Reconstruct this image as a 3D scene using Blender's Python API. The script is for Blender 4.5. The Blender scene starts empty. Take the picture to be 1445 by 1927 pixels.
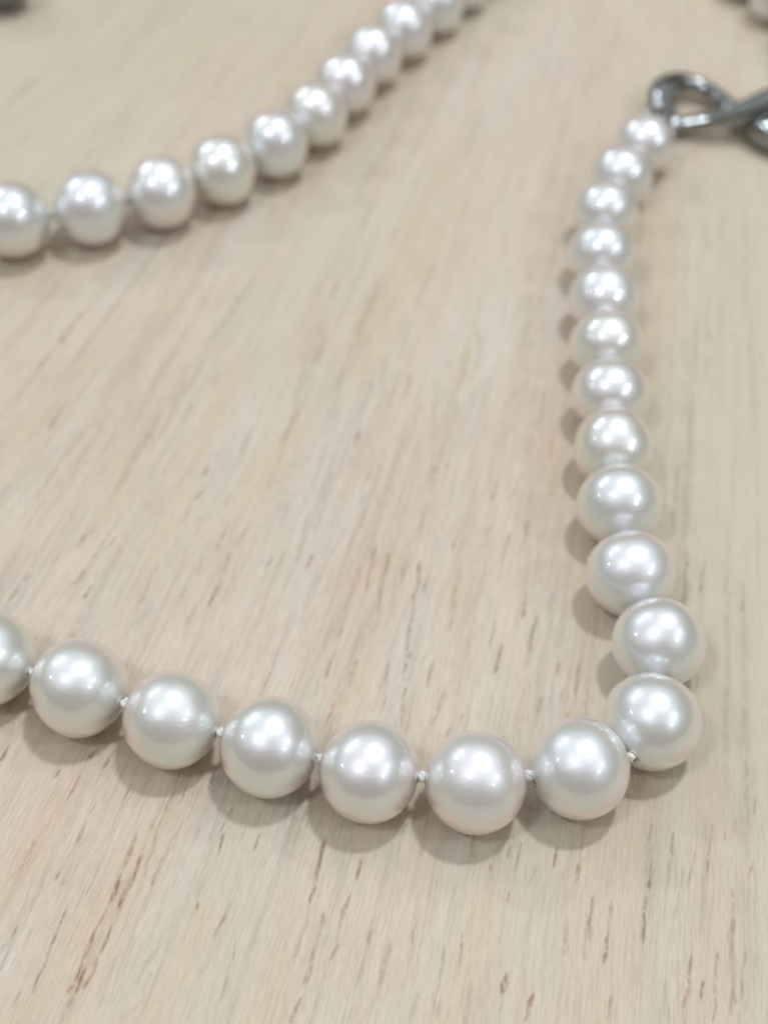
import bpy, math
import numpy as np
from mathutils import Matrix, Vector

S = bpy.context.scene
COL = S.collection
MM = 0.001
rng = np.random.default_rng(11)

# ------------------------------------------------------------------ camera
cam_d = bpy.data.cameras.new("camera")
cam = bpy.data.objects.new("camera", cam_d)
COL.objects.link(cam)
RT = Vector((0.99955596, 0.02208536, 0.02000317))
UP = Vector((-0.02979748, 0.7408531, 0.67100581))
FW = Vector((0.0, 0.6713039, -0.74118222))
cam.matrix_world = Matrix(((RT.x, UP.x, -FW.x, 0.0), (RT.y, UP.y, -FW.y, 0.0),
                           (RT.z, UP.z, -FW.z, 129.335 * MM), (0, 0, 0, 1)))
cam_d.sensor_fit = 'VERTICAL'
cam_d.sensor_height = 24.0
cam_d.lens = 3000.0 / 1927.0 * 24.0
cam_d.clip_start = 0.005
cam_d.clip_end = 20.0
cam_d.dof.use_dof = True
cam_d.dof.focus_distance = 0.1432
cam_d.dof.aperture_fstop = 13.5
S.camera = cam

# ------------------------------------------------------------------ world and lamps
w = bpy.data.worlds.new("World")
S.world = w
w.use_nodes = True
bg = w.node_tree.nodes["Background"]
bg.inputs[0].default_value = (1.0, 0.89, 0.75, 1)
bg.inputs[1].default_value = 0.17
S.view_settings.view_transform = 'Standard'
S.view_settings.look = 'None'
S.view_settings.exposure = 0.24
S.view_settings.gamma = 1.0

CEIL = 1.7
def downlight(dx, dy, watts, size, col=(0.91, 0.98, 1.07)):
    d = bpy.data.lights.new("ceiling_downlight", 'AREA')
    d.shape = 'DISK'
    d.size = size
    d.energy = watts * 0.95
    d.color = col
    o = bpy.data.objects.new("ceiling_downlight", d)
    o.location = (dx * CEIL, 0.13 + dy * CEIL, CEIL)
    COL.objects.link(o)
downlight(0.20, 0.17, 11.0, 0.17)
downlight(-0.41, -0.38, 6.0, 0.22)
downlight(1.00, -0.37, 7.5, 0.26)
downlight(0.97, -0.86, 7.5, 0.26)
downlight(-0.74, 0.83, 7.5, 0.26)
downlight(-1.17, 0.68, 7.5, 0.26)
downlight(-1.69, -0.10, 6.0, 0.26)

# the softly lit ceiling between the downlights
cd = bpy.data.lights.new("ceiling_panel", 'AREA')
cd.shape = 'RECTANGLE'
cd.size, cd.size_y = 5.6, 4.0
cd.energy = 23.0
cd.color = (0.88, 0.975, 1.09)
co = bpy.data.objects.new("ceiling_panel", cd)
co.location = (-0.6, 0.53, CEIL + 0.06)
COL.objects.link(co)

# ------------------------------------------------------------------ helpers
def new_obj(name, verts, faces, mat=None, parent=None, smooth=True):
    me = bpy.data.meshes.new(name)
    me.from_pydata([tuple(v) for v in verts], [], [tuple(f) for f in faces])
    me.update()
    if smooth:
        me.polygons.foreach_set("use_smooth", [True] * len(me.polygons))
    if mat:
        me.materials.append(mat)
    o = bpy.data.objects.new(name, me)
    COL.objects.link(o)
    if parent:
        o.parent = parent
    return o

def empty(name, loc, parent=None):
    o = bpy.data.objects.new(name, None)
    o.empty_display_size = 0.005
    o.location = loc
    COL.objects.link(o)
    if parent:
        o.parent = parent
    return o

def tube(points, radii, nseg=14, closed=False, flat=1.0):
    """tube along points (mm); returns verts, faces (metres)"""
    P = np.array(points, float)
    n = len(P)
    R = np.broadcast_to(np.array(radii, float), (n,))
    V, F = [], []
    if closed:
        T = np.roll(P, -1, 0) - np.roll(P, 1, 0)
    else:
        T = np.gradient(P, axis=0)
    T /= np.linalg.norm(T, axis=1)[:, None]
    ref = np.array([0, 0, 1.0])
    prevN = None
    for i in range(n):
        if prevN is None:
            a = ref if abs(T[i] @ ref) < .9 else np.array([1.0, 0, 0])
            N = a - T[i] * (a @ T[i])
        else:
            N = prevN - T[i] * (prevN @ T[i])
        N /= np.linalg.norm(N)
        prevN = N
        B = np.cross(T[i], N)
        for k in range(nseg):
            t = 2 * math.pi * k / nseg
            V.append((P[i] + R[i] * (math.cos(t) * N * flat + math.sin(t) * B)) * MM)
    m = n if closed else n - 1
    for i in range(m):
        j = (i + 1) % n
        for k in range(nseg):
            l = (k + 1) % nseg
            F.append((i * nseg + k, i * nseg + l, j * nseg + l, j * nseg + k))
    if not closed:
        F.append(tuple(reversed(range(nseg))))
        F.append(tuple((n - 1) * nseg + k for k in range(nseg)))
    return V, F

def spline(ctrl, n, closed=False):
    """Catmull-Rom through ctrl rows (any width)"""
    C = np.array(ctrl, float)
    out = []
    m = len(C)
    segs = m if closed else m - 1
    per = max(2, n // segs)
    for i in range(segs):
        if closed:
            p0, p1, p2, p3 = C[(i - 1) % m], C[i], C[(i + 1) % m], C[(i + 2) % m]
        else:
            p1, p2 = C[i], C[i + 1]
            p0 = C[i - 1] if i else 2 * p1 - p2
            p3 = C[i + 2] if i + 2 < m else 2 * p2 - p1
        for t in np.linspace(0, 1, per, endpoint=False):
            out.append(.5 * ((2 * p1) + (p2 - p0) * t + (2 * p0 - 5 * p1 + 4 * p2 - p3) * t * t
                             + (3 * p1 - p0 - 3 * p2 + p3) * t ** 3))
    if not closed:
        out.append(C[-1])
    return np.array(out)

def nodes(name):
    m = bpy.data.materials.new(name)
    m.use_nodes = True
    nt = m.node_tree
    return m, nt, nt.nodes["Principled BSDF"]

def nd(nt, typ, **kw):
    n = nt.nodes.new(typ)
    for k, v in kw.items():
        setattr(n, k, v)
    return n

def mixcol(nt, fac, a, b, blend='MIX'):
    n = nd(nt, "ShaderNodeMix", data_type='RGBA', blend_type=blend)
    if isinstance(fac, (int, float)):
        n.inputs[0].default_value = fac
    else:
        nt.links.new(fac, n.inputs[0])
    for sock, v in ((n.inputs[6], a), (n.inputs[7], b)):
        if isinstance(v, tuple):
            sock.default_value = (*v, 1)
        else:
            nt.links.new(v, sock)
    return n.outputs[2]

def math_n(nt, op, a, b=None, clamp=False):
    n = nd(nt, "ShaderNodeMath", operation=op, use_clamp=clamp)
    for i, v in enumerate((a, b)):
        if v is None:
            continue
        if isinstance(v, (int, float)):
            n.inputs[i].default_value = v
        else:
            nt.links.new(v, n.inputs[i])
    return n.outputs[0]

def ramp(nt, fac, stops):
    n = nd(nt, "ShaderNodeValToRGB")
    e = n.color_ramp.elements
    while len(e) < len(stops):
        e.new(.5)
    for el, (p, c) in zip(e, stops):
        el.position = p
        el.color = (*c, 1) if len(c) == 3 else c
    nt.links.new(fac, n.inputs[0])
    return n.outputs[0]

# ------------------------------------------------------------------ wood material
def wood_material():
    m, nt, b = nodes("pale_wood")
    L = nt.links
    uv = nd(nt, "ShaderNodeUVMap", uv_map="grain").outputs[0]      # u across, v along the grain, cm
    def stretched(su, sv, off=0.0):
        mp = nd(nt, "ShaderNodeMapping")
        mp.inputs['Scale'].default_value = (su, sv, 1)
        mp.inputs['Location'].default_value = (off, off * .37, off)
        L.new(uv, mp.inputs[0])
        return mp.outputs[0]
    def noise(vec, scale=1.0, detail=2.0, rough=.5, dist=0.0):
        n = nd(nt, "ShaderNodeTexNoise", noise_dimensions='2D')
        n.inputs['Scale'].default_value = scale
        n.inputs['Detail'].default_value = detail
        n.inputs['Roughness'].default_value = rough
        n.inputs['Distortion'].default_value = dist
        L.new(vec, n.inputs['Vector'])
        return n.outputs['Fac']
    band = noise(stretched(1.1, .16, 3.1), detail=3)
    band2 = noise(stretched(2.6, .22, 9.7), detail=3)
    patch = noise(stretched(.35, .22, 17.3), detail=2)
    fib = noise(stretched(52, 1.5, 1.0), detail=3, rough=.65)
    fib2 = noise(stretched(120, 6.0, 5.0), detail=2, rough=.6)
    str1 = noise(stretched(9, .7, 23.0), detail=3, rough=.6)
    col = ramp(nt, band, [(.34, (.62, .51, .37)), (.47, (.61, .525, .40)),
                          (.55, (.63, .52, .40)), (.68, (.605, .49, .36))])
    col = mixcol(nt, math_n(nt, 'MULTIPLY', ramp(nt, band2, [(.45, (0, 0, 0)), (.66, (1, 1, 1))]), .5),
                 col, (.62, .57, .485))
    col = mixcol(nt, math_n(nt, 'MULTIPLY', ramp(nt, patch, [(.45, (0, 0, 0)), (.68, (1, 1, 1))]), .35),
                 col, (.60, .465, .355))
    col = mixcol(nt, math_n(nt, 'MULTIPLY', ramp(nt, str1, [(.52, (0, 0, 0)), (.75, (1, 1, 1))]), .38),
                 col, (.44, .38, .32))
    f1 = ramp(nt, fib, [(.32, (.88, .86, .84)), (.50, (1, 1, 1)), (.68, (1.065, 1.065, 1.07))])
    col = mixcol(nt, .85, col, f1, 'MULTIPLY')
    f2 = ramp(nt, fib2, [(.32, (.90, .89, .88)), (.5, (1, 1, 1)), (.68, (1.08, 1.08, 1.08))])
    col = mixcol(nt, .8, col, f2, 'MULTIPLY')
    at = nd(nt, "ShaderNodeVertexColor", layer_name="fleck").outputs[0]
    sep = nd(nt, "ShaderNodeSeparateColor")
    L.new(at, sep.inputs[0])
    rag = ramp(nt, noise(stretched(22, 9, 41.0), detail=3, rough=.7), [(.34, (.2, .2, .2)), (.54, (1, 1, 1))])
    brown = math_n(nt, 'MULTIPLY', math_n(nt, 'MULTIPLY', sep.outputs[0], 1.02), rag, True)
    grey = math_n(nt, 'MULTIPLY', sep.outputs[1], rag, True)
    hue = ramp(nt, noise(stretched(1.7, .9, 61.0), detail=1), [(.4, (.31, .17, .085)), (.52, (.28, .18, .105)), (.64, (.235, .165, .12))])
    col = mixcol(nt, math_n(nt, 'MULTIPLY', sep.outputs[2], .8), col, (.56, .515, .375))   # yellower in broad soft patches of the board
    col = mixcol(nt, grey, col, (.27, .225, .195))
    col = mixcol(nt, brown, col, hue)
    L.new(col, b.inputs['Base Color'])
    b.inputs['Roughness'].default_value = .62
    b.inputs['Specular IOR Level'].default_value = .25
    hgt = math_n(nt, 'ADD', math_n(nt, 'MULTIPLY', fib, .7), math_n(nt, 'MULTIPLY', fib2, .5))
    hgt = math_n(nt, 'SUBTRACT', hgt, math_n(nt, 'MULTIPLY', brown, .8))
    bp = nd(nt, "ShaderNodeBump")
    bp.inputs['Strength'].default_value = .6
    bp.inputs['Distance'].default_value = .00012
    L.new(hgt, bp.inputs['Height'])
    L.new(bp.outputs[0], b.inputs['Normal'])
    return m
WOOD = wood_material()

# ------------------------------------------------------------------ tabletop: one board, the pores pressed in as fine relief
FANC = np.array([88.0, 510.0])
FANR = 400.0
def grain_uv(x, y):
    dx, dy = x - FANC[0], FANC[1] - y
    return np.arctan2(dx, dy) * FANR, np.hypot(dx, dy)

def axis(lo, hi, step_fn, outer):
    a = [lo]
    while a[-1] < hi:
        a.append(a[-1] + step_fn(a[-1]))
    pre, post = [], []
    g, s = lo, 2.0
    while g > outer[0]:
        g -= s; s *= 1.8
        pre.append(max(g, outer[0]))
    g, s = a[-1], 2.0
    while g < outer[1]:
        g += s; s *= 1.8
        post.append(min(g, outer[1]))
    return np.array(pre[::-1] + a + post)

def build_tabletop():
    xs = axis(-66, 62, lambda x: .13 if -44 < x < 40 else .28, (-300, 300))
    ys = axis(52, 236, lambda y: .21 if y < 115 else .21 + (y - 115) * .004, (-120, 620))
    nx, ny = len(xs), len(ys)
    X, Y = np.meshgrid(xs, ys)
    U, V = grain_uv(X, Y)
    R = np.zeros_like(X); G = np.zeros_like(X); B = np.zeros_like(X)
    for cx, cy, sx, sy, a in ((-52, 190, 14, 26, 1.0), (-36, 222, 30, 12, .5), (43, 140, 7, 45, .65), (38, 105, 9, 22, .45), (-8, 165, 6, 25, .5), (12, 76, 7, 14, .25), (-14, 66, 4, 12, .4)):
        du = U - grain_uv(np.array(cx * 1.0), np.array(cy * 1.0))[0]
        B += a * np.exp(-.5 * (du / sx) ** 2 - .5 * ((Y - cy) / sy) ** 2)

    def fleck(x0, y0, x1, y1, wd, st, grey, seed):
        r = np.random.default_rng(seed)
        u0, v0 = grain_uv(np.array(x0), np.array(y0)); u1, v1 = grain_uv(np.array(x1), np.array(y1))
        if v0 > v1:
            u0, v0, u1, v1 = u1, v1, u0, v0
        ln = max(v1 - v0, .3)
        pad = 2.0
        xa, xb = min(x0, x1) - pad, max(x0, x1) + pad
        ya, yb = min(y0, y1) - pad, max(y0, y1) + pad
        i0, i1 = np.searchsorted(ys, (ya, yb)); j0, j1 = np.searchsorted(xs, (xa, xb))
        if i1 <= i0 or j1 <= j0:
            return
        u = U[i0:i1, j0:j1]; v = V[i0:i1, j0:j1]
        t = (v - v0) / ln
        k = max(3, int(ln / 1.1) + 2)
        q = np.linspace(-.1, 1.1, k)
        wob = np.interp(t, q, r.normal(0, min(.10, .03 + ln * .008), k))
        wid = np.interp(t, q, np.clip(r.normal(1, .38, k), .30, 1.9))
        stv = np.interp(t, q, np.clip(r.normal(.9, .3, k), .12, 1.25))
        taper = np.clip(np.minimum(t, 1 - t) * ln / .9 + .12, 0, 1) * (t > -.02) * (t < 1.02)
        d = np.abs(u - (u0 + (u1 - u0) * t + wob))
        half = wd * .5 * wid * (0.35 + .65 * taper)
        a = st * stv * np.clip(1 - (d - half * .6) / (half * .5 + .05), 0, 1) * np.clip(taper * 2.5, 0, 1)
        tgt = G if grey else R
        tgt[i0:i1, j0:j1] = np.maximum(tgt[i0:i1, j0:j1], a)

    def streak(x0, y0, x1, y1, wd, st, grey, seed):
        r = np.random.default_rng(seed)
        u0, v0 = grain_uv(np.array(x0), np.array(y0)); u1, v1 = grain_uv(np.array(x1), np.array(y1))
        if v0 > v1:
            u0, v0, u1, v1 = u1, v1, u0, v0
        ln = max(v1 - v0, .3)
        i0, i1 = np.searchsorted(ys, (min(y0, y1) - 2, max(y0, y1) + 2)); j0, j1 = np.searchsorted(xs, (min(x0, x1) - 3, max(x0, x1) + 3))
        u = U[i0:i1, j0:j1]; v = V[i0:i1, j0:j1]
        t = (v - v0) / ln
        k = int(ln / 5) + 3
        q = np.linspace(0, 1, k)
        wob = np.interp(t, q, np.cumsum(r.normal(0, .07, k)))
        stv = np.interp(t, q, np.clip(r.normal(.8, .45, k), 0, 1.3))
        d = np.abs(u - (u0 + (u1 - u0) * t + wob)) / wd
        a = st * stv * np.exp(-d * d * 2) * np.clip(np.minimum(t, 1 - t) * 6, 0, 1)
        tgt = G if grey else R
        tgt[i0:i1, j0:j1] = np.maximum(tgt[i0:i1, j0:j1], a)

    # pores seen one by one in the wood (x0, y0, x1, y1 in mm, width, strength, grey)
    for k, f in enumerate(FLECKS):
        fleck(*f, 1000 + k)
    # long faint lines of the figure
    r = np.random.default_rng(9)
    for k in range(600):
        x = r.uniform(-66, 62); y = r.uniform(52, 225)
        ln = r.uniform(10, 48)
        if x > 5 and r.random() < .35:
            continue
        h = math.hypot(FANC[0] - x, FANC[1] - y)
        dx, dy = (FANC[0] - x) / h * ln, (FANC[1] - y) / h * ln
        streak(x, y, x + dx, y + dy, float(np.clip(r.lognormal(-1.0, .5), .14, 1.1)), float(r.uniform(.08, .34)), r.random() < .75, 9000 + k)
    # and the many smaller pores
    r = np.random.default_rng(5)
    n = 620
    for k in range(n):
        x = r.uniform(-66, 62); y = r.uniform(52, 236)
        # they come in loose streaks along the grain
        u, v = grain_uv(np.array(x), np.array(y))
        if (math.sin(u * .55 + 1.3) + math.sin(u * .21 + .4 + v * .008) + math.sin(u*1.37)) < -.45 and r.random() < .75:
            continue
        ln = float(np.clip(r.lognormal(1.1, .65), .8, 16))
        dirx, diry = FANC[0] - x, FANC[1] - y
        h = math.hypot(dirx, diry); dirx /= h; diry /= h
        grey = r.random() < .5
        wd = float(np.clip(r.lognormal(-1.35, .35), .14, .50))
        st = float(np.clip(r.lognormal(-1.15, .55), .07, .75)) * (.75 if grey else 1)
        fleck(x, y, x + dirx * ln, y + diry * ln, wd, st, grey, 5000 + k)
    Z = -.05 * np.clip(R, 0, 1)
    top = np.stack([X, Y, Z], -1).reshape(-1, 3) * MM
    TH = 18.0
    idx = np.arange(nx * ny).reshape(ny, nx)
    quads = np.stack([idx[:-1, :-1], idx[:-1, 1:], idx[1:, 1:], idx[1:, :-1]], -1).reshape(-1, 4)
    ring = np.concatenate([idx[0, :-1], idx[:-1, -1], idx[-1, :0:-1], idx[:0:-1, 0]])
    nb = len(ring)
    low = top[ring].copy(); low[:, 2] = -TH * MM
    base = nx * ny
    li = np.arange(nb)
    sides = np.stack([ring, base + li, base + (li + 1) % nb, np.roll(ring, -1)], -1)
    verts = np.concatenate([top, low])
    faces = np.concatenate([quads, sides])
    me = bpy.data.meshes.new("tabletop")
    nf = len(faces)
    me.vertices.add(len(verts)); me.vertices.foreach_set("co", verts.astype(np.float32).ravel())
    me.loops.add(nf * 4 + nb); me.polygons.add(nf + 1)
    loops = np.concatenate([faces.ravel(), (base + li)[::-1]])
    me.loops.foreach_set("vertex_index", loops.astype(np.int32))
    st = np.concatenate([np.arange(nf) * 4, [nf * 4]])
    me.polygons.foreach_set("loop_start", st.astype(np.int32))
    me.update(calc_edges=True)
    me.validate()
    uvl = me.uv_layers.new(name="grain")
    vi = np.empty(len(me.loops), np.int32); me.loops.foreach_get("vertex_index", vi)
    uu, vv = grain_uv(verts[:, 0] / MM, verts[:, 1] / MM)
    uvs = np.stack([uu, vv], -1)[vi] * .1
    uvl.data.foreach_set("uv", uvs.astype(np.float32).ravel())
    ca = me.color_attributes.new("fleck", 'FLOAT_COLOR', 'POINT')
    c = np.zeros((len(verts), 4), np.float32); c[:, 3] = 1
    c[:nx * ny, 0] = np.clip(R, 0, 1).ravel(); c[:nx * ny, 1] = np.clip(G, 0, 1).ravel(); c[:nx * ny, 2] = np.clip(B, 0, 1).ravel()
    ca.data.foreach_set("color", c.ravel())
    me.materials.append(WOOD)
    o = bpy.data.objects.new("tabletop", me)
    COL.objects.link(o)
    o["kind"] = "structure"
    o["label"] = "pale unvarnished wooden board with brown pore streaks"
    return o

FLECKS = [
    (-34.6, 122.74, -32.46, 129.58, 0.16, 0.5, 0), (-32.5, 129.88, -31.35, 132.37, 0.14, 0.4, 0), (-27.07, 127.12, -26.44, 128.94, 0.24, 0.6, 0),
    (-29.25, 119.84, -27.03, 126.83, 0.19, 0.3, 1), (-17.83, 103.01, -16.21, 110.91, 0.4, 0.6, 0), (-16.19, 110.65, -14.53, 114.68, 0.27, 0.6, 0),
    (-25.28, 131.71, -23.7, 137.07, 0.27, 0.4, 0), (-32.16, 105.43, -30.72, 108.79, 0.4, 0.45, 0), (-30.69, 109.3, -30.22, 110.1, 0.28, 0.7, 0),
    (-32.23, 111.06, -30.87, 114.7, 0.16, 0.45, 0), (-29.51, 110.65, -28.64, 112.25, 0.18, 0.5, 0), (-25.25, 102.73, -23.67, 108.81, 0.22, 0.4, 0),
    (-21.95, 114.65, -20.93, 117.41, 0.2, 0.55, 0), (-20.88, 117.96, -20.03, 119.66, 0.18, 0.6, 0), (-20.12, 114.46, -19.44, 116.65, 0.2, 0.5, 0),
    (-22.71, 119.83, -22.1, 121.83, 0.16, 0.35, 1), (-24.85, 124.29, -22.83, 128.79, 0.14, 0.25, 1), (-21.09, 103.13, -19.65, 109.74, 0.25, 0.35, 1),
    (-38.52, 103.2, -36.88, 107.01, 0.28, 0.5, 0), (-27.67, 116.32, -27.32, 116.74, 0.16, 0.6, 1), (-33.23, 103.65, -31.97, 106.7, 0.34, 0.35, 0),
    (-16.56, 103.8, -15.04, 106.35, 0.28, 0.5, 0), (-15, 123.26, -14.37, 125.89, 0.19, 0.35, 1), (-16.99, 117.57, -16.24, 119.53, 0.18, 0.4, 0),
    (-16.57, 124.64, -15.67, 129.09, 0.21, 0.3, 0), (-24.97, 114.8, -24.36, 116.45, 0.18, 0.3, 0), (-30.16, 131.5, -28.71, 135.28, 0.17, 0.3, 1),
    (-28.27, 133.43, -26.67, 138.22, 0.22, 0.3, 1), (-26.16, 139.53, -24.98, 142.85, 0.3, 0.3, 1), (-25.05, 143.51, -22.57, 152.54, 0.43, 0.3, 1),
    (-40.14, 137.63, -38.42, 144.92, 0.35, 0.25, 1), (-42.4, 127.07, -41.4, 131.02, 0.24, 0.25, 1), (-37.07, 127.89, -36.38, 133.08, 0.19, 0.3, 1),
    (-19.9, 131.33, -18.98, 135.38, 0.24, 0.25, 0), (-12.16, 126.36, -10.37, 133.02, 0.47, 0.45, 0), (-10.97, 134.79, -8.15, 148.91, 0.43, 0.35, 0),
    (-7.49, 151.74, -6.49, 156.32, 0.39, 0.45, 0), (-8.75, 140.02, -7.75, 143.08, 0.31, 0.4, 0), (-6.34, 155.91, -4.26, 166.35, 0.46, 0.22, 1),
    (-3.97, 165.92, -0.2, 187.52, 0.48, 0.25, 0), (2, 134.62, 2.57, 139.39, 0.34, 0.6, 0), (0.7, 137.47, 1.67, 140.47, 0.26, 0.35, 0),
    (8.91, 138.93, 9.3, 140.43, 0.26, 0.5, 0), (3.04, 130.43, 4.12, 135.07, 0.25, 0.45, 0), (-0.81, 137.4, -0.16, 142.66, 0.26, 0.35, 0),
    (-2.15, 135.89, -1.83, 138.09, 0.25, 0.4, 0), (-4.7, 140.57, -4.51, 142.46, 0.26, 0.4, 0), (17.16, 127.58, 18.46, 137.51, 0.25, 0.5, 0),
    (14.21, 134.43, 15.32, 137.74, 0.28, 0.4, 0), (10.91, 144.68, 10.7, 147.78, 0.41, 0.4, 0), (7.73, 133.8, 8.25, 135.97, 0.25, 0.45, 0),
    (8.25, 167.85, 9.87, 173.88, 0.38, 0.28, 0), (1.95, 158.81, 2.47, 160.54, 0.3, 0.35, 0), (-0.83, 149.63, -0.41, 154.52, 0.36, 0.2, 1),
    (16.82, 150.83, 17.36, 154.51, 0.33, 0.3, 1), (18.73, 152.13, 19.37, 154.61, 0.3, 0.3, 0), (5.22, 145.58, 5.48, 147.15, 0.23, 0.4, 0),
    (11.21, 133.59, 12.08, 139.44, 0.22, 0.3, 1), (7.22, 130.6, 8.23, 133.82, 0.22, 0.3, 1), (5.01, 128.44, 5.99, 138.8, 0.25, 0.3, 0),
    (9.39, 127.59, 10.02, 137.14, 0.19, 0.25, 0), (3.64, 149.84, 4.28, 152.28, 0.27, 0.25, 0), (8.11, 150.44, 8.67, 153.71, 0.27, 0.25, 1),
    (19.94, 167.06, 20.72, 171.63, 0.44, 0.28, 0), (-2.59, 118.14, -1.39, 124.93, 0.25, 0.5, 0), (-1.29, 114.95, -0.45, 119.88, 0.22, 0.45, 0),
    (-2.47, 114.58, -2.08, 117.5, 0.24, 0.6, 0), (-7.7, 120.92, -7.14, 127.14, 0.28, 0.35, 1), (2.91, 125.46, 3.77, 128.3, 0.22, 0.5, 0),
    (5.04, 121.78, 5.53, 124.53, 0.25, 0.5, 0), (6.77, 123.89, 7.15, 125.29, 0.19, 0.5, 0), (11.75, 119.05, 12.59, 123.45, 0.36, 0.5, 0),
    (13.7, 119.13, 14.5, 121.49, 0.36, 0.55, 0), (7.44, 111.81, 8.18, 115, 0.24, 0.5, 0), (-7.8, 109.05, -7.49, 110.76, 0.34, 0.75, 0),
    (-9.44, 108.98, -8, 117.27, 0.21, 0.4, 0), (-12.31, 108.26, -11.64, 110.44, 0.34, 0.5, 1), (-1.62, 105.96, -0.56, 112.59, 0.34, 0.65, 0),
    (-0.39, 103.05, 0.58, 111.23, 0.3, 0.55, 0), (2.06, 107, 2.71, 111.31, 0.3, 0.5, 0), (2.36, 94.43, 4.02, 110.28, 0.33, 0.65, 0),
    (2.22, 88.86, 2.7, 93.9, 0.35, 0.6, 0), (4.39, 105.74, 5.08, 108.94, 0.26, 0.55, 0), (7.14, 101.03, 8.24, 109.67, 0.33, 0.5, 0),
    (12.18, 107.69, 13.68, 114.74, 0.21, 0.55, 0), (11.35, 112.28, 11.75, 114.19, 0.19, 0.4, 0), (14.9, 112.1, 15.92, 116.93, 0.24, 0.45, 0),
    (14.57, 102.75, 15.17, 106.61, 0.29, 0.55, 0), (15.09, 98.49, 16.14, 103.25, 0.33, 0.65, 0), (11.06, 98.9, 11.94, 102.65, 0.25, 0.5, 0),
    (11.54, 95.59, 12.54, 99.52, 0.36, 0.6, 0), (-5.53, 93.33, -4.59, 98.04, 0.25, 0.55, 0), (-4.47, 99.45, -3.62, 101.92, 0.25, 0.55, 0),
    (-3.12, 93.42, -2.31, 97.01, 0.28, 0.6, 0), (-4.99, 88.86, -4, 92.45, 0.35, 0.65, 0), (-8.97, 92.14, -8.53, 94.03, 0.32, 0.7, 0),
    (0.07, 93.27, 0.99, 96.85, 0.25, 0.5, 0), (4.68, 93.71, 5.38, 97.15, 0.32, 0.65, 0), (3.9, 95.31, 4.66, 98.1, 0.18, 0.4, 1),
    (5.24, 88.97, 6.77, 93.78, 0.31, 0.5, 0), (17.62, 95.27, 18.22, 98.33, 0.25, 0.5, 0), (19.39, 93.44, 20.45, 98.13, 0.28, 0.55, 0),
    (18.16, 92.86, 18.82, 95.04, 0.25, 0.5, 0), (15.77, 90.91, 16.33, 93.59, 0.24, 0.5, 0), (16.78, 91.48, 17.36, 94.44, 0.21, 0.4, 1),
    (8.04, 89.07, 8.38, 90.91, 0.24, 0.5, 0), (11.69, 88.43, 12.96, 87.7, 0.51, 0.5, 0), (6.63, 87.73, 7.18, 89.3, 0.24, 0.5, 0),
    (-0.88, 100.15, 0.17, 103.37, 0.29, 0.35, 1), (0.25, 90.35, 0.74, 92.76, 0.21, 0.4, 0), (-35.86, 83.5, -35.36, 85.61, 0.28, 0.65, 0),
    (-30.33, 81.84, -30.01, 83.08, 0.2, 0.7, 0), (-27.81, 83.58, -26.85, 85.49, 0.23, 0.7, 0), (-28.83, 79.48, -28, 82.54, 0.19, 0.55, 0),
    (-25.98, 83.02, -24.88, 85.98, 0.2, 0.7, 0), (-26.58, 78.16, -26.05, 79.27, 0.16, 0.75, 1), (-27.33, 74.65, -26.63, 77.38, 0.27, 0.6, 0),
    (-28.76, 71.03, -27.33, 74.65, 0.21, 0.55, 0), (-31.75, 72.98, -31.14, 75.28, 0.24, 0.75, 0), (-32.19, 71.66, -31.75, 72.98, 0.16, 0.4, 1),
    (-33.44, 70.32, -32.25, 72.03, 0.13, 0.35, 1), (-31.56, 65.37, -31.21, 66.61, 0.23, 0.6, 0), (-32.33, 64.3, -31.56, 65.37, 0.33, 0.4, 1),
    (-25.58, 69.67, -24.56, 74.17, 0.21, 0.5, 0), (-23.88, 78.45, -23.09, 81.69, 0.19, 0.5, 0), (-24.53, 75.12, -23.88, 78.45, 0.16, 0.4, 1),
    (-20.82, 76.6, -20.46, 77.78, 0.19, 0.55, 0), (-21.88, 70.34, -20.95, 74.86, 0.32, 0.85, 0), (-22.81, 67.42, -21.82, 71.82, 0.29, 0.85, 0),
    (-23.63, 64.06, -22.64, 67.42, 0.23, 0.75, 0), (-24.43, 60.8, -23.63, 64.06, 0.23, 0.75, 0), (-25.48, 59.44, -24.65, 62.82, 0.28, 0.9, 0),
    (-25.03, 61.62, -24.66, 62.91, 0.3, 0.9, 0), (-19.95, 70.77, -19.25, 73.97, 0.21, 0.75, 0), (-20.75, 71.85, -18.87, 82.04, 0.19, 0.5, 0),
    (-18.41, 79.44, -17.41, 83.94, 0.17, 0.7, 0), (-19.27, 79.41, -18.59, 83.49, 0.19, 0.55, 0), (-28.9, 60.16, -27.89, 64.61, 0.18, 0.5, 0),
    (-28.02, 64.44, -27.08, 68.71, 0.16, 0.55, 0), (-22.94, 59.19, -22.12, 64.11, 0.3, 0.4, 1), (-19.84, 61.96, -18.02, 66.86, 0.31, 0.3, 1),
    (-31.95, 62.25, -30.34, 71.53, 0.21, 0.3, 1), (-15.72, 68.19, -15.54, 69.64, 0.24, 0.6, 0), (-13.79, 65.94, -12.67, 69.73, 0.26, 0.5, 0),
    (-12.8, 60.34, -11.76, 65.83, 0.18, 0.5, 0), (-14.15, 74.24, -13.95, 76.64, 0.16, 0.8, 1), (-14.35, 76.43, -13.25, 79.42, 0.22, 0.45, 0),
    (-12.26, 75.73, -11.72, 77.5, 0.19, 0.5, 0), (-11.07, 74.62, -10.55, 76.76, 0.19, 0.6, 0), (-15.8, 80.93, -14.93, 84.65, 0.22, 0.6, 1),
    (-26, 57.74, -25.16, 61.45, 0.38, 0.4, 0), (-30.25, 58.96, -29.79, 60.8, 0.25, 0.35, 1), (-19.24, 73.21, -18.01, 77.28, 0.14, 0.4, 1),
    (-17.61, 70.48, -17.1, 73.47, 0.13, 0.25, 1), (-20.01, 58.3, -18.84, 62.84, 0.38, 0.22, 0), (-5.5, 69.54, -4.5, 76.51, 0.27, 0.75, 0),
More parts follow.
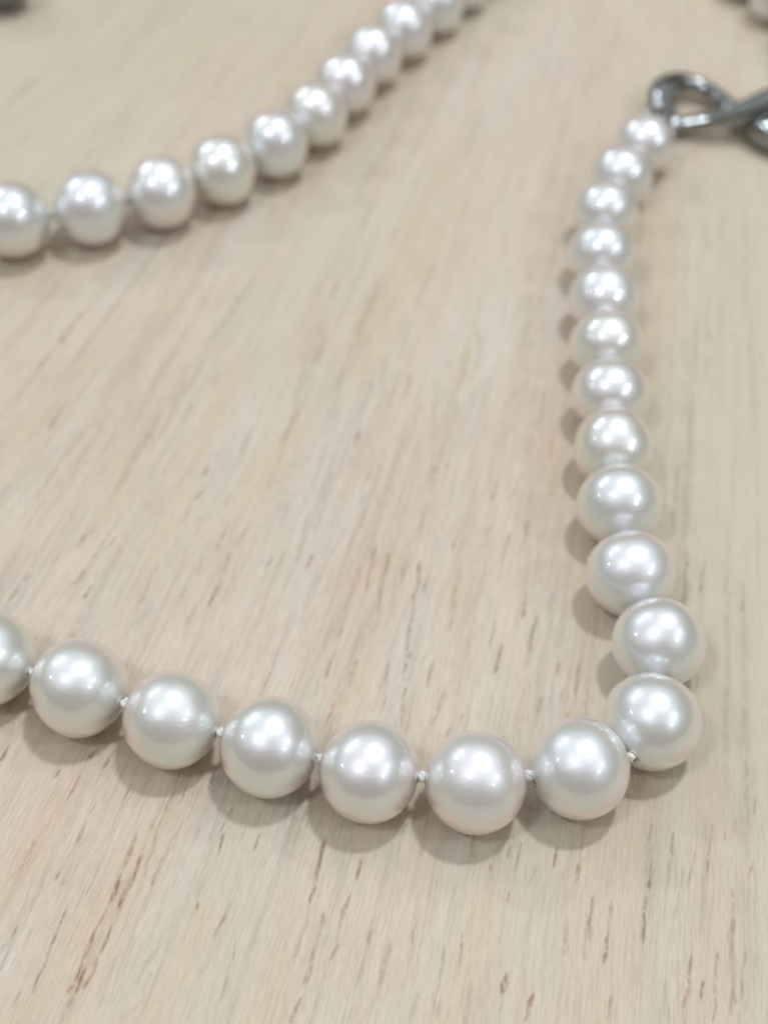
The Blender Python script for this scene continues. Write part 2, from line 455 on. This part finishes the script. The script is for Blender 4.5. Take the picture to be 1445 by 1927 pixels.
    (-6.58, 64.2, -5.5, 69.54, 0.23, 0.5, 1), (-1.55, 72.06, -0.98, 75.09, 0.21, 0.6, 0), (-3.04, 65.88, -2.01, 70.93, 0.34, 0.6, 0),
    (-4, 62.4, -2.96, 65.88, 0.33, 0.65, 0), (-5.63, 61.67, -4.23, 68.86, 0.34, 0.4, 0), (-6.69, 58.33, -5.9, 60.83, 0.28, 0.65, 0),
    (-0.94, 63.52, 0.2, 68.64, 0.23, 0.5, 0), (-1.36, 61.64, -0.48, 64.05, 0.31, 0.35, 1), (3.6, 65.22, 3.84, 68.76, 0.18, 0.5, 0),
    (6.01, 62.72, 6.5, 66.01, 0.23, 0.65, 0), (5.38, 59.2, 6.09, 62.72, 0.18, 0.45, 1), (7.61, 63.11, 8.05, 67.29, 0.18, 0.6, 0),
    (11.39, 61.54, 11.84, 63.5, 0.33, 0.75, 0), (11.11, 60.03, 11.47, 61.54, 0.28, 0.5, 1), (10.55, 73.39, 10.83, 74.72, 0.21, 0.6, 0),
    (12.13, 70.48, 12.33, 71.41, 0.19, 0.7, 0), (8.11, 58.79, 8.64, 62.8, 0.3, 0.45, 0), (3.43, 58.65, 4.19, 61.48, 0.35, 0.3, 0),
    (2.54, 76.94, 3.04, 78.13, 0.22, 0.6, 0), (4.26, 74.69, 4.59, 76.04, 0.19, 0.5, 0), (12.17, 74.58, 12.76, 77.29, 0.33, 0.45, 0),
    (-2.18, 58.47, -1.93, 59.96, 0.23, 0.4, 0), (13.3, 59.61, 13.91, 61.12, 0.23, 0.55, 0), (25.3, 76.88, 25.89, 79.02, 0.19, 0.55, 0),
    (24.85, 71.82, 25.35, 74.61, 0.34, 0.65, 0), (23.85, 65.92, 24.65, 71.44, 0.21, 0.6, 0), (27.27, 75.42, 27.75, 78.31, 0.3, 0.65, 0),
    (26.66, 72.61, 27.3, 75.43, 0.37, 0.45, 0), (30.52, 73.85, 31.47, 79.21, 0.22, 0.55, 0), (28.99, 74.36, 29.53, 76.26, 0.16, 0.6, 0),
    (28.42, 72.12, 29.1, 74.55, 0.21, 0.4, 1), (32.35, 77.31, 32.74, 78.48, 0.3, 0.5, 0), (33.33, 77.73, 33.82, 79.88, 0.19, 0.5, 0),
    (20.58, 66.16, 21.49, 70.8, 0.23, 0.7, 0), (20.31, 64.61, 20.85, 66.52, 0.28, 0.65, 0), (19.17, 66.64, 19.89, 71.47, 0.23, 0.5, 0),
    (18.58, 64.89, 19.35, 69.47, 0.26, 0.4, 1), (27.54, 62.97, 28.12, 65.89, 0.2, 0.7, 0), (26.66, 59.81, 27.63, 63.14, 0.28, 0.5, 0),
    (28.48, 61.5, 29, 63.36, 0.25, 0.75, 0), (29.34, 59.48, 30.44, 66.13, 0.25, 0.55, 0), (31.9, 61.28, 33.04, 67.09, 0.28, 0.45, 1),
    (13.03, 58.96, 14.08, 61.88, 0.27, 0.65, 0), (20.24, 59.18, 20.88, 61.93, 0.22, 0.65, 0), (11.64, 61.64, 11.85, 63.66, 0.23, 0.7, 0),
    (12.13, 70.31, 12.34, 71.58, 0.24, 0.6, 0), (16.31, 73.93, 16.93, 76.21, 0.21, 0.65, 0), (18.3, 72.33, 19.08, 75.72, 0.24, 0.5, 0),
    (34.27, 73.97, 34.78, 75.3, 0.21, 0.45, 0), (35.51, 80.14, 35.95, 82.14, 0.25, 0.45, 0), (25.13, 60.08, 25.69, 63.42, 0.33, 0.3, 0),
    (26.99, 69.36, 28.22, 74.14, 0.21, 0.35, 1), (33.77, 71.38, 34.49, 74.35, 0.24, 0.3, 0), (14.07, 71.82, 14.66, 74.06, 0.29, 0.4, 1),
    (19.08, 75.72, 19.53, 78.81, 0.24, 0.4, 0), (31.28, 59.53, 31.66, 60.62, 0.2, 0.4, 0), (31.19, 114.48, 32.96, 125.34, 0.22, 0.45, 0),
    (31.57, 105.19, 32.7, 112.76, 0.29, 0.5, 0), (32.82, 118.53, 33.7, 123.06, 0.25, 0.35, 1), (36.15, 106.71, 37.85, 118.36, 0.12, 0.4, 0),
    (36.25, 105.37, 36.76, 107.4, 0.33, 0.5, 0), (33.44, 106.94, 34.47, 111.43, 0.25, 0.4, 1), (37.56, 104.43, 38.25, 108.82, 0.21, 0.4, 0),
    (41.47, 146.62, 42.22, 148.93, 0.37, 0.4, 1), (45.38, 161.51, 46.99, 171.36, 0.36, 0.25, 1), (36.39, 117.57, 38.03, 129.09, 0.12, 0.3, 1),
    (39.58, 125.61, 40.38, 130.79, 0.16, 0.3, 1), (35.53, 127.01, 36.32, 129.82, 0.19, 0.4, 1), (30.41, 132.81, 31.29, 136.17, 0.26, 0.5, 0),
    (33.44, 114.21, 34.42, 118.23, 0.15, 0.35, 1),
]
build_tabletop()

# ------------------------------------------------------------------ pearl materials
def pearl_material(name, base_stops, sheen_stops, metallic=.66):
    m, nt, b = nodes(name)
    L = nt.links
    oi = nd(nt, "ShaderNodeObjectInfo")
    own = nd(nt, "ShaderNodeSeparateColor")            # each pearl's own body tint, lustre and nacre thickness
    L.new(oi.outputs['Color'], own.inputs[0])
    tc = nd(nt, "ShaderNodeTexCoord")
    def noise(scale, detail=3.0, off=0.0):
        mp = nd(nt, "ShaderNodeMapping")
        sc = nd(nt, "ShaderNodeCombineXYZ")
        for k in range(3):
            L.new(math_n(nt, 'MULTIPLY', oi.outputs['Random'], 3.1 + k + off), sc.inputs[k])
        L.new(sc.outputs[0], mp.inputs['Location'])
        L.new(tc.outputs['Object'], mp.inputs['Vector'])
        n = nd(nt, "ShaderNodeTexNoise")
        n.inputs['Scale'].default_value = scale
        n.inputs['Detail'].default_value = detail
        L.new(mp.outputs[0], n.inputs['Vector'])
        return n.outputs['Fac']
    col = ramp(nt, own.outputs[0], base_stops)
    col = mixcol(nt, 1.0, col, ramp(nt, noise(260), [(.3, (.95, .94, .93)), (.65, (1.03, 1.03, 1.03))]), 'MULTIPLY')
    L.new(col, b.inputs['Base Color'])
    rg = nd(nt, "ShaderNodeMapRange")
    rg.inputs['To Min'].default_value = .39; rg.inputs['To Max'].default_value = .47
    L.new(own.outputs[1], rg.inputs['Value'])
    L.new(rg.outputs[0], b.inputs['Roughness'])
    b.inputs['IOR'].default_value = 1.6
    b.inputs['Subsurface Weight'].default_value = .25
    b.inputs['Subsurface Radius'].default_value = (1.0, .75, .5)
    b.inputs['Subsurface Scale'].default_value = .0016
    b.inputs['Coat Weight'].default_value = .9
    cr = nd(nt, "ShaderNodeMapRange")
    cr.inputs['To Min'].default_value = .045; cr.inputs['To Max'].default_value = .12
    L.new(own.outputs[1], cr.inputs['Value'])
    L.new(cr.outputs[0], b.inputs['Coat Roughness'])
    b.inputs['Coat IOR'].default_value = 2.0
    bp = nd(nt, "ShaderNodeBump"); bp.inputs['Distance'].default_value = .0002
    L.new(math_n(nt, 'ADD', math_n(nt, 'MULTIPLY', own.outputs[1], .28), .06), bp.inputs['Strength'])
    L.new(noise(480, 4.0, .2), bp.inputs['Height'])
    L.new(bp.outputs[0], b.inputs['Coat Normal'])
    L.new(bp.outputs[0], b.inputs['Normal'])
    # the reflecting platelets: a cool, soft mirror mixed with the cream body
    p = nd(nt, "ShaderNodeBsdfPrincipled")
    sheen = ramp(nt, own.outputs[0], sheen_stops)
    lw = nd(nt, "ShaderNodeLayerWeight")                # orient: the overtone shifts with the angle of the platelets
    lw.inputs['Blend'].default_value = .5
    face = math_n(nt, 'ADD', lw.outputs['Facing'], math_n(nt, 'MULTIPLY', math_n(nt, 'SUBTRACT', noise(140, 1.5, .4), .5), .75))
    orient = ramp(nt, face, [(.0, (.92, .94, 1.03)), (.20, (.84, .955, 1.03)), (.40, (.88, .965, .945)), (.58, (1.04, .935, .975)), (.95, (.98, .93, .95))])
    L.new(mixcol(nt, 1.0, sheen, orient, 'MULTIPLY'), p.inputs['Base Color'])
    p.inputs['Metallic'].default_value = 1.0
    for k in ('Roughness', 'Coat Roughness', 'Normal', 'Coat Normal'):
        L.new(b.inputs[k].links[0].from_socket, p.inputs[k])
    for k in ('Coat Weight', 'Coat IOR'):
        p.inputs[k].default_value = b.inputs[k].default_value
    mx = nd(nt, "ShaderNodeMixShader")
    mx.inputs[0].default_value = metallic
    L.new(b.outputs[0], mx.inputs[1]); L.new(p.outputs[0], mx.inputs[2])
    L.new(mx.outputs[0], nt.nodes["Material Output"].inputs['Surface'])
    return m
PEARL = pearl_material("cream_nacre", [(0.0, (.96, .865, .70)), (.5, (.96, .875, .735)), (1.0, (.97, .86, .74))],
                       [(0.0, (.81, .79, .75)), (.4, (.765, .79, .805)), (.7, (.79, .79, .82)), (1.0, (.82, .785, .785))])
DARKP = pearl_material("dark_nacre", [(0.0, (.11, .095, .10)), (1.0, (.12, .10, .105))], [(0.0, (.10, .09, .10)), (1.0, (.12, .10, .11))])
def thread_material():
    m, nt, b = nodes("white_silk")
    n = nd(nt, "ShaderNodeTexNoise"); n.inputs['Scale'].default_value = 3000
    tc = nd(nt, "ShaderNodeTexCoord"); nt.links.new(tc.outputs['Object'], n.inputs['Vector'])
    nt.links.new(ramp(nt, n.outputs['Fac'], [(.3, (.90, .86, .77)), (.7, (.97, .94, .87))]), b.inputs['Base Color'])
    b.inputs['Roughness'].default_value = .8
    b.inputs['Specular IOR Level'].default_value = .15
    b.inputs['Subsurface Weight'].default_value = .4
    b.inputs['Subsurface Radius'].default_value = (1, .9, .8)
    b.inputs['Subsurface Scale'].default_value = .0006
    return m
SILK = thread_material()
def hole_material():
    m, nt, b = nodes("drilled_nacre")
    n = nd(nt, "ShaderNodeTexNoise"); n.inputs['Scale'].default_value = 2500
    tc = nd(nt, "ShaderNodeTexCoord"); nt.links.new(tc.outputs['Object'], n.inputs['Vector'])
    nt.links.new(ramp(nt, n.outputs['Fac'], [(.3, (.36, .27, .13)), (.7, (.50, .40, .22))]), b.inputs['Base Color'])
    b.inputs['Roughness'].default_value = .7
    return m
HOLE = hole_material()
def metal_material():
    m, nt, b = nodes("polished_silver")
    n = nd(nt, "ShaderNodeTexNoise"); n.inputs['Scale'].default_value = 500
    tc = nd(nt, "ShaderNodeTexCoord"); nt.links.new(tc.outputs['Object'], n.inputs['Vector'])
    nt.links.new(ramp(nt, n.outputs['Fac'], [(.3, (.30, .315, .31)), (.7, (.38, .395, .39))]), b.inputs['Base Color'])
    b.inputs['Metallic'].default_value = 1.0
    b.inputs['Roughness'].default_value = .09
    return m
SILVER = metal_material()

# ------------------------------------------------------------------ pearls
def pearl_mesh(name, r, ax, seed, mat, hole=.42):
    g = np.random.default_rng(seed)
    NL, NA = 34, 48
    a0 = math.asin(hole / r)
    prof = [(0.62 * r * ax * -1, hole * .55), (-ax * r * math.cos(a0) * .955, hole * .72), (-ax * r * math.cos(a0) * .992, hole * .93)]
    for t in np.linspace(a0, math.pi - a0, NL):
        prof.append((-ax * r * math.cos(t), r * math.sin(t)))
    prof += [(-p[0], p[1]) for p in prof[2::-1]]
    prof = np.array(prof)
    th = np.arange(NA) * 2 * math.pi / NA
    P = np.stack([np.repeat(prof[:, 0:1], NA, 1), prof[:, 1:2] * np.cos(th), prof[:, 1:2] * np.sin(th)], -1)
    d = P / np.maximum(np.linalg.norm(P, axis=-1, keepdims=True), 1e-6)
    s = np.zeros(P.shape[:2])
    for k in range(5):                                   # slightly out of round
        q = g.normal(size=3); q /= np.linalg.norm(q)
        s += g.normal(0, .0065) * np.cos(2 * np.arccos(np.clip(d @ q, -1, 1)) * g.integers(1, 3) + g.uniform(0, 6))
    for k in range(g.integers(1, 5)):                    # a few faint dimples
        q = g.normal(size=3); q /= np.linalg.norm(q)
        s -= g.uniform(.004, .012) * np.exp(-((1 - d @ q) / g.uniform(.002, .01)))
    P = P * (1 + s)[..., None] * MM
    V = P.reshape(-1, 3)
    n = len(prof)
    F = []
    for i in range(n - 1):
        for k in range(NA):
            l = (k + 1) % NA
            F.append((i * NA + k, (i + 1) * NA + k, (i + 1) * NA + l, i * NA + l))
    F.append(tuple(range(NA)))
    F.append(tuple(reversed([(n - 1) * NA + k for k in range(NA)])))
    return V, [f[::-1] for f in F], [1 if (q // NA < 3 or q // NA >= n - 4) else 0 for q in range(len(F))]

FRONT = [[-37.78, 92.252, 4.52], [-28.558, 89.118, 4.621], [-19.296, 85.757, 4.558], [-9.937, 83.058, 4.612], [-0.668, 80.609, 4.589], [9.117, 79.745, 4.67], [18.69, 81.66, 4.63], [25.9, 87.1, 4.58], [27.4, 96.5, 4.511], [25.472, 105.42, 4.45], [24.878, 114.909, 4.416], [24.999, 123.669, 4.295], [25.295, 132.16, 4.252], [25.473, 140.582, 4.217], [25.789, 148.898, 4.148], [26.062, 157.666, 4.075], [27.154, 166.23, 3.961], [29.823, 174.202, 3.877], [33.615, 181.647, 3.821]]
BACK = [[-47.6, 160.3, 4.541], [-38.3, 163.3, 4.475], [-29.793, 167.0, 4.424], [-22.49, 172.3, 4.313], [-15.995, 178.48, 4.268], [-11.022, 185.643, 4.205], [-7.284, 193.378, 4.131], [-3.647, 200.982, 4.085], [0.665, 208.061, 4.049], [5.337, 215.316, 4.005]]

def bezier(p0, p1, p2, p3, n=600):
    t = np.linspace(0, 1, n)[:, None]
    return (1 - t) ** 3 * p0 + 3 * (1 - t) ** 2 * t * p1 + 3 * (1 - t) * t * t * p2 + t ** 3 * p3

def fill(p0, d0, p3, d3, push, r0, r3):
    """pearls spaced along a curve between two pearls already placed"""
    c = bezier(np.array(p0), np.array(p0) + np.array(d0) * push, np.array(p3) - np.array(d3) * push, np.array(p3))
    s = np.r_[0, np.cumsum(np.linalg.norm(np.diff(c, axis=0), axis=1))]
    n = int(round(s[-1] / ((r0 + r3) * 1.035)))
    out = []
    for k in range(1, n):
        q = s[-1] * k / n
        out.append([np.interp(q, s, c[:, 0]), np.interp(q, s, c[:, 1]), r0 + (r3 - r0) * k / n])
    return out

left_turn = fill(BACK[0][:2], (-.95, -.28), FRONT[0][:2], (.945, -.32), 52, 4.52, 4.54)
CORNER = [[53.2, 228.4, 3.85], [56.8, 221.4, 3.84], [59.8, 213.8, 3.82], [62.3, 206.2, 3.80]]       # come into view at the far right
far_turn = fill(CORNER[0][:2], (-.45, .89), BACK[-1][:2], (-.54, -.84), 48, 3.86, 3.98)
FRONT = [[x, y, r * (1.033 if x < 26.5 and y < 95 else 1.04 if y < 160 else 1.07)] for x, y, r in FRONT]
BACK = [[x, y, r * 1.075] for x, y, r in BACK]
strand = CORNER[::-1] + far_turn + BACK[::-1] + left_turn + FRONT
n_back = len(CORNER) + len(far_turn) + len(BACK)

necklace = empty("pearl_necklace", (0, 0, 0))
necklace["label"] = "string of cream white pearls with silver clasp lying across the wooden board"
necklace["category"] = "necklace"

P3 = np.array([[x, y, r] for x, y, r in strand])          # centre height = radius: they rest on the board
T = np.gradient(P3, axis=0)
T /= np.linalg.norm(T, axis=1)[:, None]
tint = np.random.default_rng(21)
for i, (x, y, r) in enumerate(strand):
    ax = .95 if i < n_back else (.965 if strand[i][1] < 95 else .945)
    V, F, mi = pearl_mesh("pearl", r, ax, 300 + i, PEARL, hole=.62 if (x, y) == (25.9, 87.1) else .42)
    o = new_obj("pearl", V, F, PEARL, necklace)
    o.data.materials.append(HOLE)
    o.data.polygons.foreach_set('material_index', mi)
    t = Vector(T[i]); up = Vector((0, 0, 1)); yv = up.cross(t).normalized(); zv = t.cross(yv)
    M = Matrix(((t.x, yv.x, zv.x, x * MM), (t.y, yv.y, zv.y, y * MM), (t.z, yv.z, zv.z, r * MM), (0, 0, 0, 1)))
    o.matrix_world = M
    lus = float(np.clip(tint.beta(1.3, 3.2), 0, 1))
    if (x, y) == (9.117, 79.745):
        lus = .95
    o.color = (float(tint.random()), lus, float(tint.random()), 1)

# thread through all the pearls, with a small knot of the same silk in every gap
V, F = tube(spline(P3, len(P3) * 6), .17, 8)
new_obj("thread", V, F, SILK, necklace)
kr = np.random.default_rng(77)
for i in range(len(strand) - 1):
    a, b_ = P3[i], P3[i + 1]
    axa = .95 if i < n_back else (.965 if strand[i][1] < 95 else .945)
    axb = .95 if i + 1 < n_back else (.965 if strand[i + 1][1] < 95 else .945)
    d = b_ - a; ln = np.linalg.norm(d); d /= ln
    pos = a + d * (a[2] * axa + (ln - b_[2] * axb)) * .5
    gap = ln - a[2] * axa - b_[2] * axb
    if abs(a[0] - 18.69) < .01:                           # at the bend the knot has slipped into the rim of the drill hole
        pos = np.array([23.52, 83.02, 4.88])
    t = np.linspace(0, 2 * math.pi, 46, endpoint=False)
    tre = np.stack([np.sin(3 * t) * .17 * max(.8, min(1.6, gap / .35)), (2 + np.cos(3 * t)) * np.cos(2 * t) * .10, (2 + np.cos(3 * t)) * np.sin(2 * t) * .10], -1)
    side = np.cross([0, 0, 1.0], d); side /= np.linalg.norm(side); upv = np.cross(d, side)
    ro = kr.uniform(0, 6.28)
    e1 = side * math.cos(ro) + upv * math.sin(ro); e2 = np.cross(d, e1)
    pts = pos + tre[:, :1] * d + tre[:, 1:2] * e1 * kr.uniform(1.0, 1.25) + tre[:, 2:] * e2 * kr.uniform(1.0, 1.25)
    V, F = tube(pts, .235, 10, closed=True)
    new_obj("knot", V, F, SILK, necklace)

# ------------------------------------------------------------------ silver clasp
clasp = empty("clasp", (0.046, 0.196, 0), necklace)
clasp.matrix_parent_inverse = Matrix()
def metal(name, ctrl, n=90, closed=False, nseg=18, flat=1.0):
    c = spline(ctrl, n, closed)
    V, F = tube(c[:, :3], c[:, 3], nseg, closed, flat)
    V = [np.array(v) - np.array((0.046, 0.196, 0)) for v in V]
    return new_obj(name, V, F, SILVER, clasp)
# little link that ties the last pearl to the clasp
a = np.linspace(0, 2 * math.pi, 28, endpoint=False)
metal("link", np.stack([36.4 + 2.1 * np.cos(a), 188.6 + 2.6 * np.sin(a), 2.6 + 1.3 * np.sin(a + .6), 0 * a + .55], -1), 56, True, 12)
metal("link", np.stack([63.6 + 1.9 * np.cos(a), 199.6 + 2.7 * np.sin(a), 3.6 + 1.2 * np.cos(a + .4), 0 * a + .55], -1), 56, True, 12)
# open ring of the hook: wide at the left, thinner over the top
metal("hook", [(38.4, 189.3, 1.5, 1.2), (37.4, 192.4, 2.2, 1.75), (37.5, 196.2, 2.7, 2.0), (39.7, 199.0, 2.6, 1.6), (42.6, 199.3, 2.3, 1.2),
               (45.6, 197.0, 1.9, 1.15), (47.8, 193.2, 1.6, 1.3), (50.4, 189.0, 2.0, 2.1), (54.2, 186.2, 2.8, 2.7), (60.0, 185.6, 3.2, 2.7),
               (65.0, 187.6, 3.8, 2.3), (65.5, 191.5, 4.6, 2.1), (62.0, 194.4, 5.3, 2.1), (57.0, 193.5, 5.6, 2.1),
               (52.0, 191.6, 4.9, 1.95), (47.7, 190.1, 3.8, 1.65), (43.5, 189.7, 2.7, 1.35), (40.4, 189.9, 1.9, 1.15), (38.6, 190.0, 1.5, 1.1)], 200)
# upright tongue at the far end
metal("tongue", [(56.4, 194.4, 6.6, .9), (56.2, 195.4, 8.2, .95), (56.0, 196.0, 9.8, .9), (56.2, 196.4, 10.6, .5)], 30)

# ------------------------------------------------------------------ dark bead in the far left corner
V, F, mi = pearl_mesh("dark_bead", 4.7, .96, 900, DARKP, .5)
bead = new_obj("dark_bead", V, F, DARKP)
bead.location = (-59.9 * MM, 218.9 * MM, 4.7 * MM)
bead.rotation_euler = (0, 0, .6)
bead["label"] = "dark grey bead on the board in the far left corner"
bead["category"] = "bead"
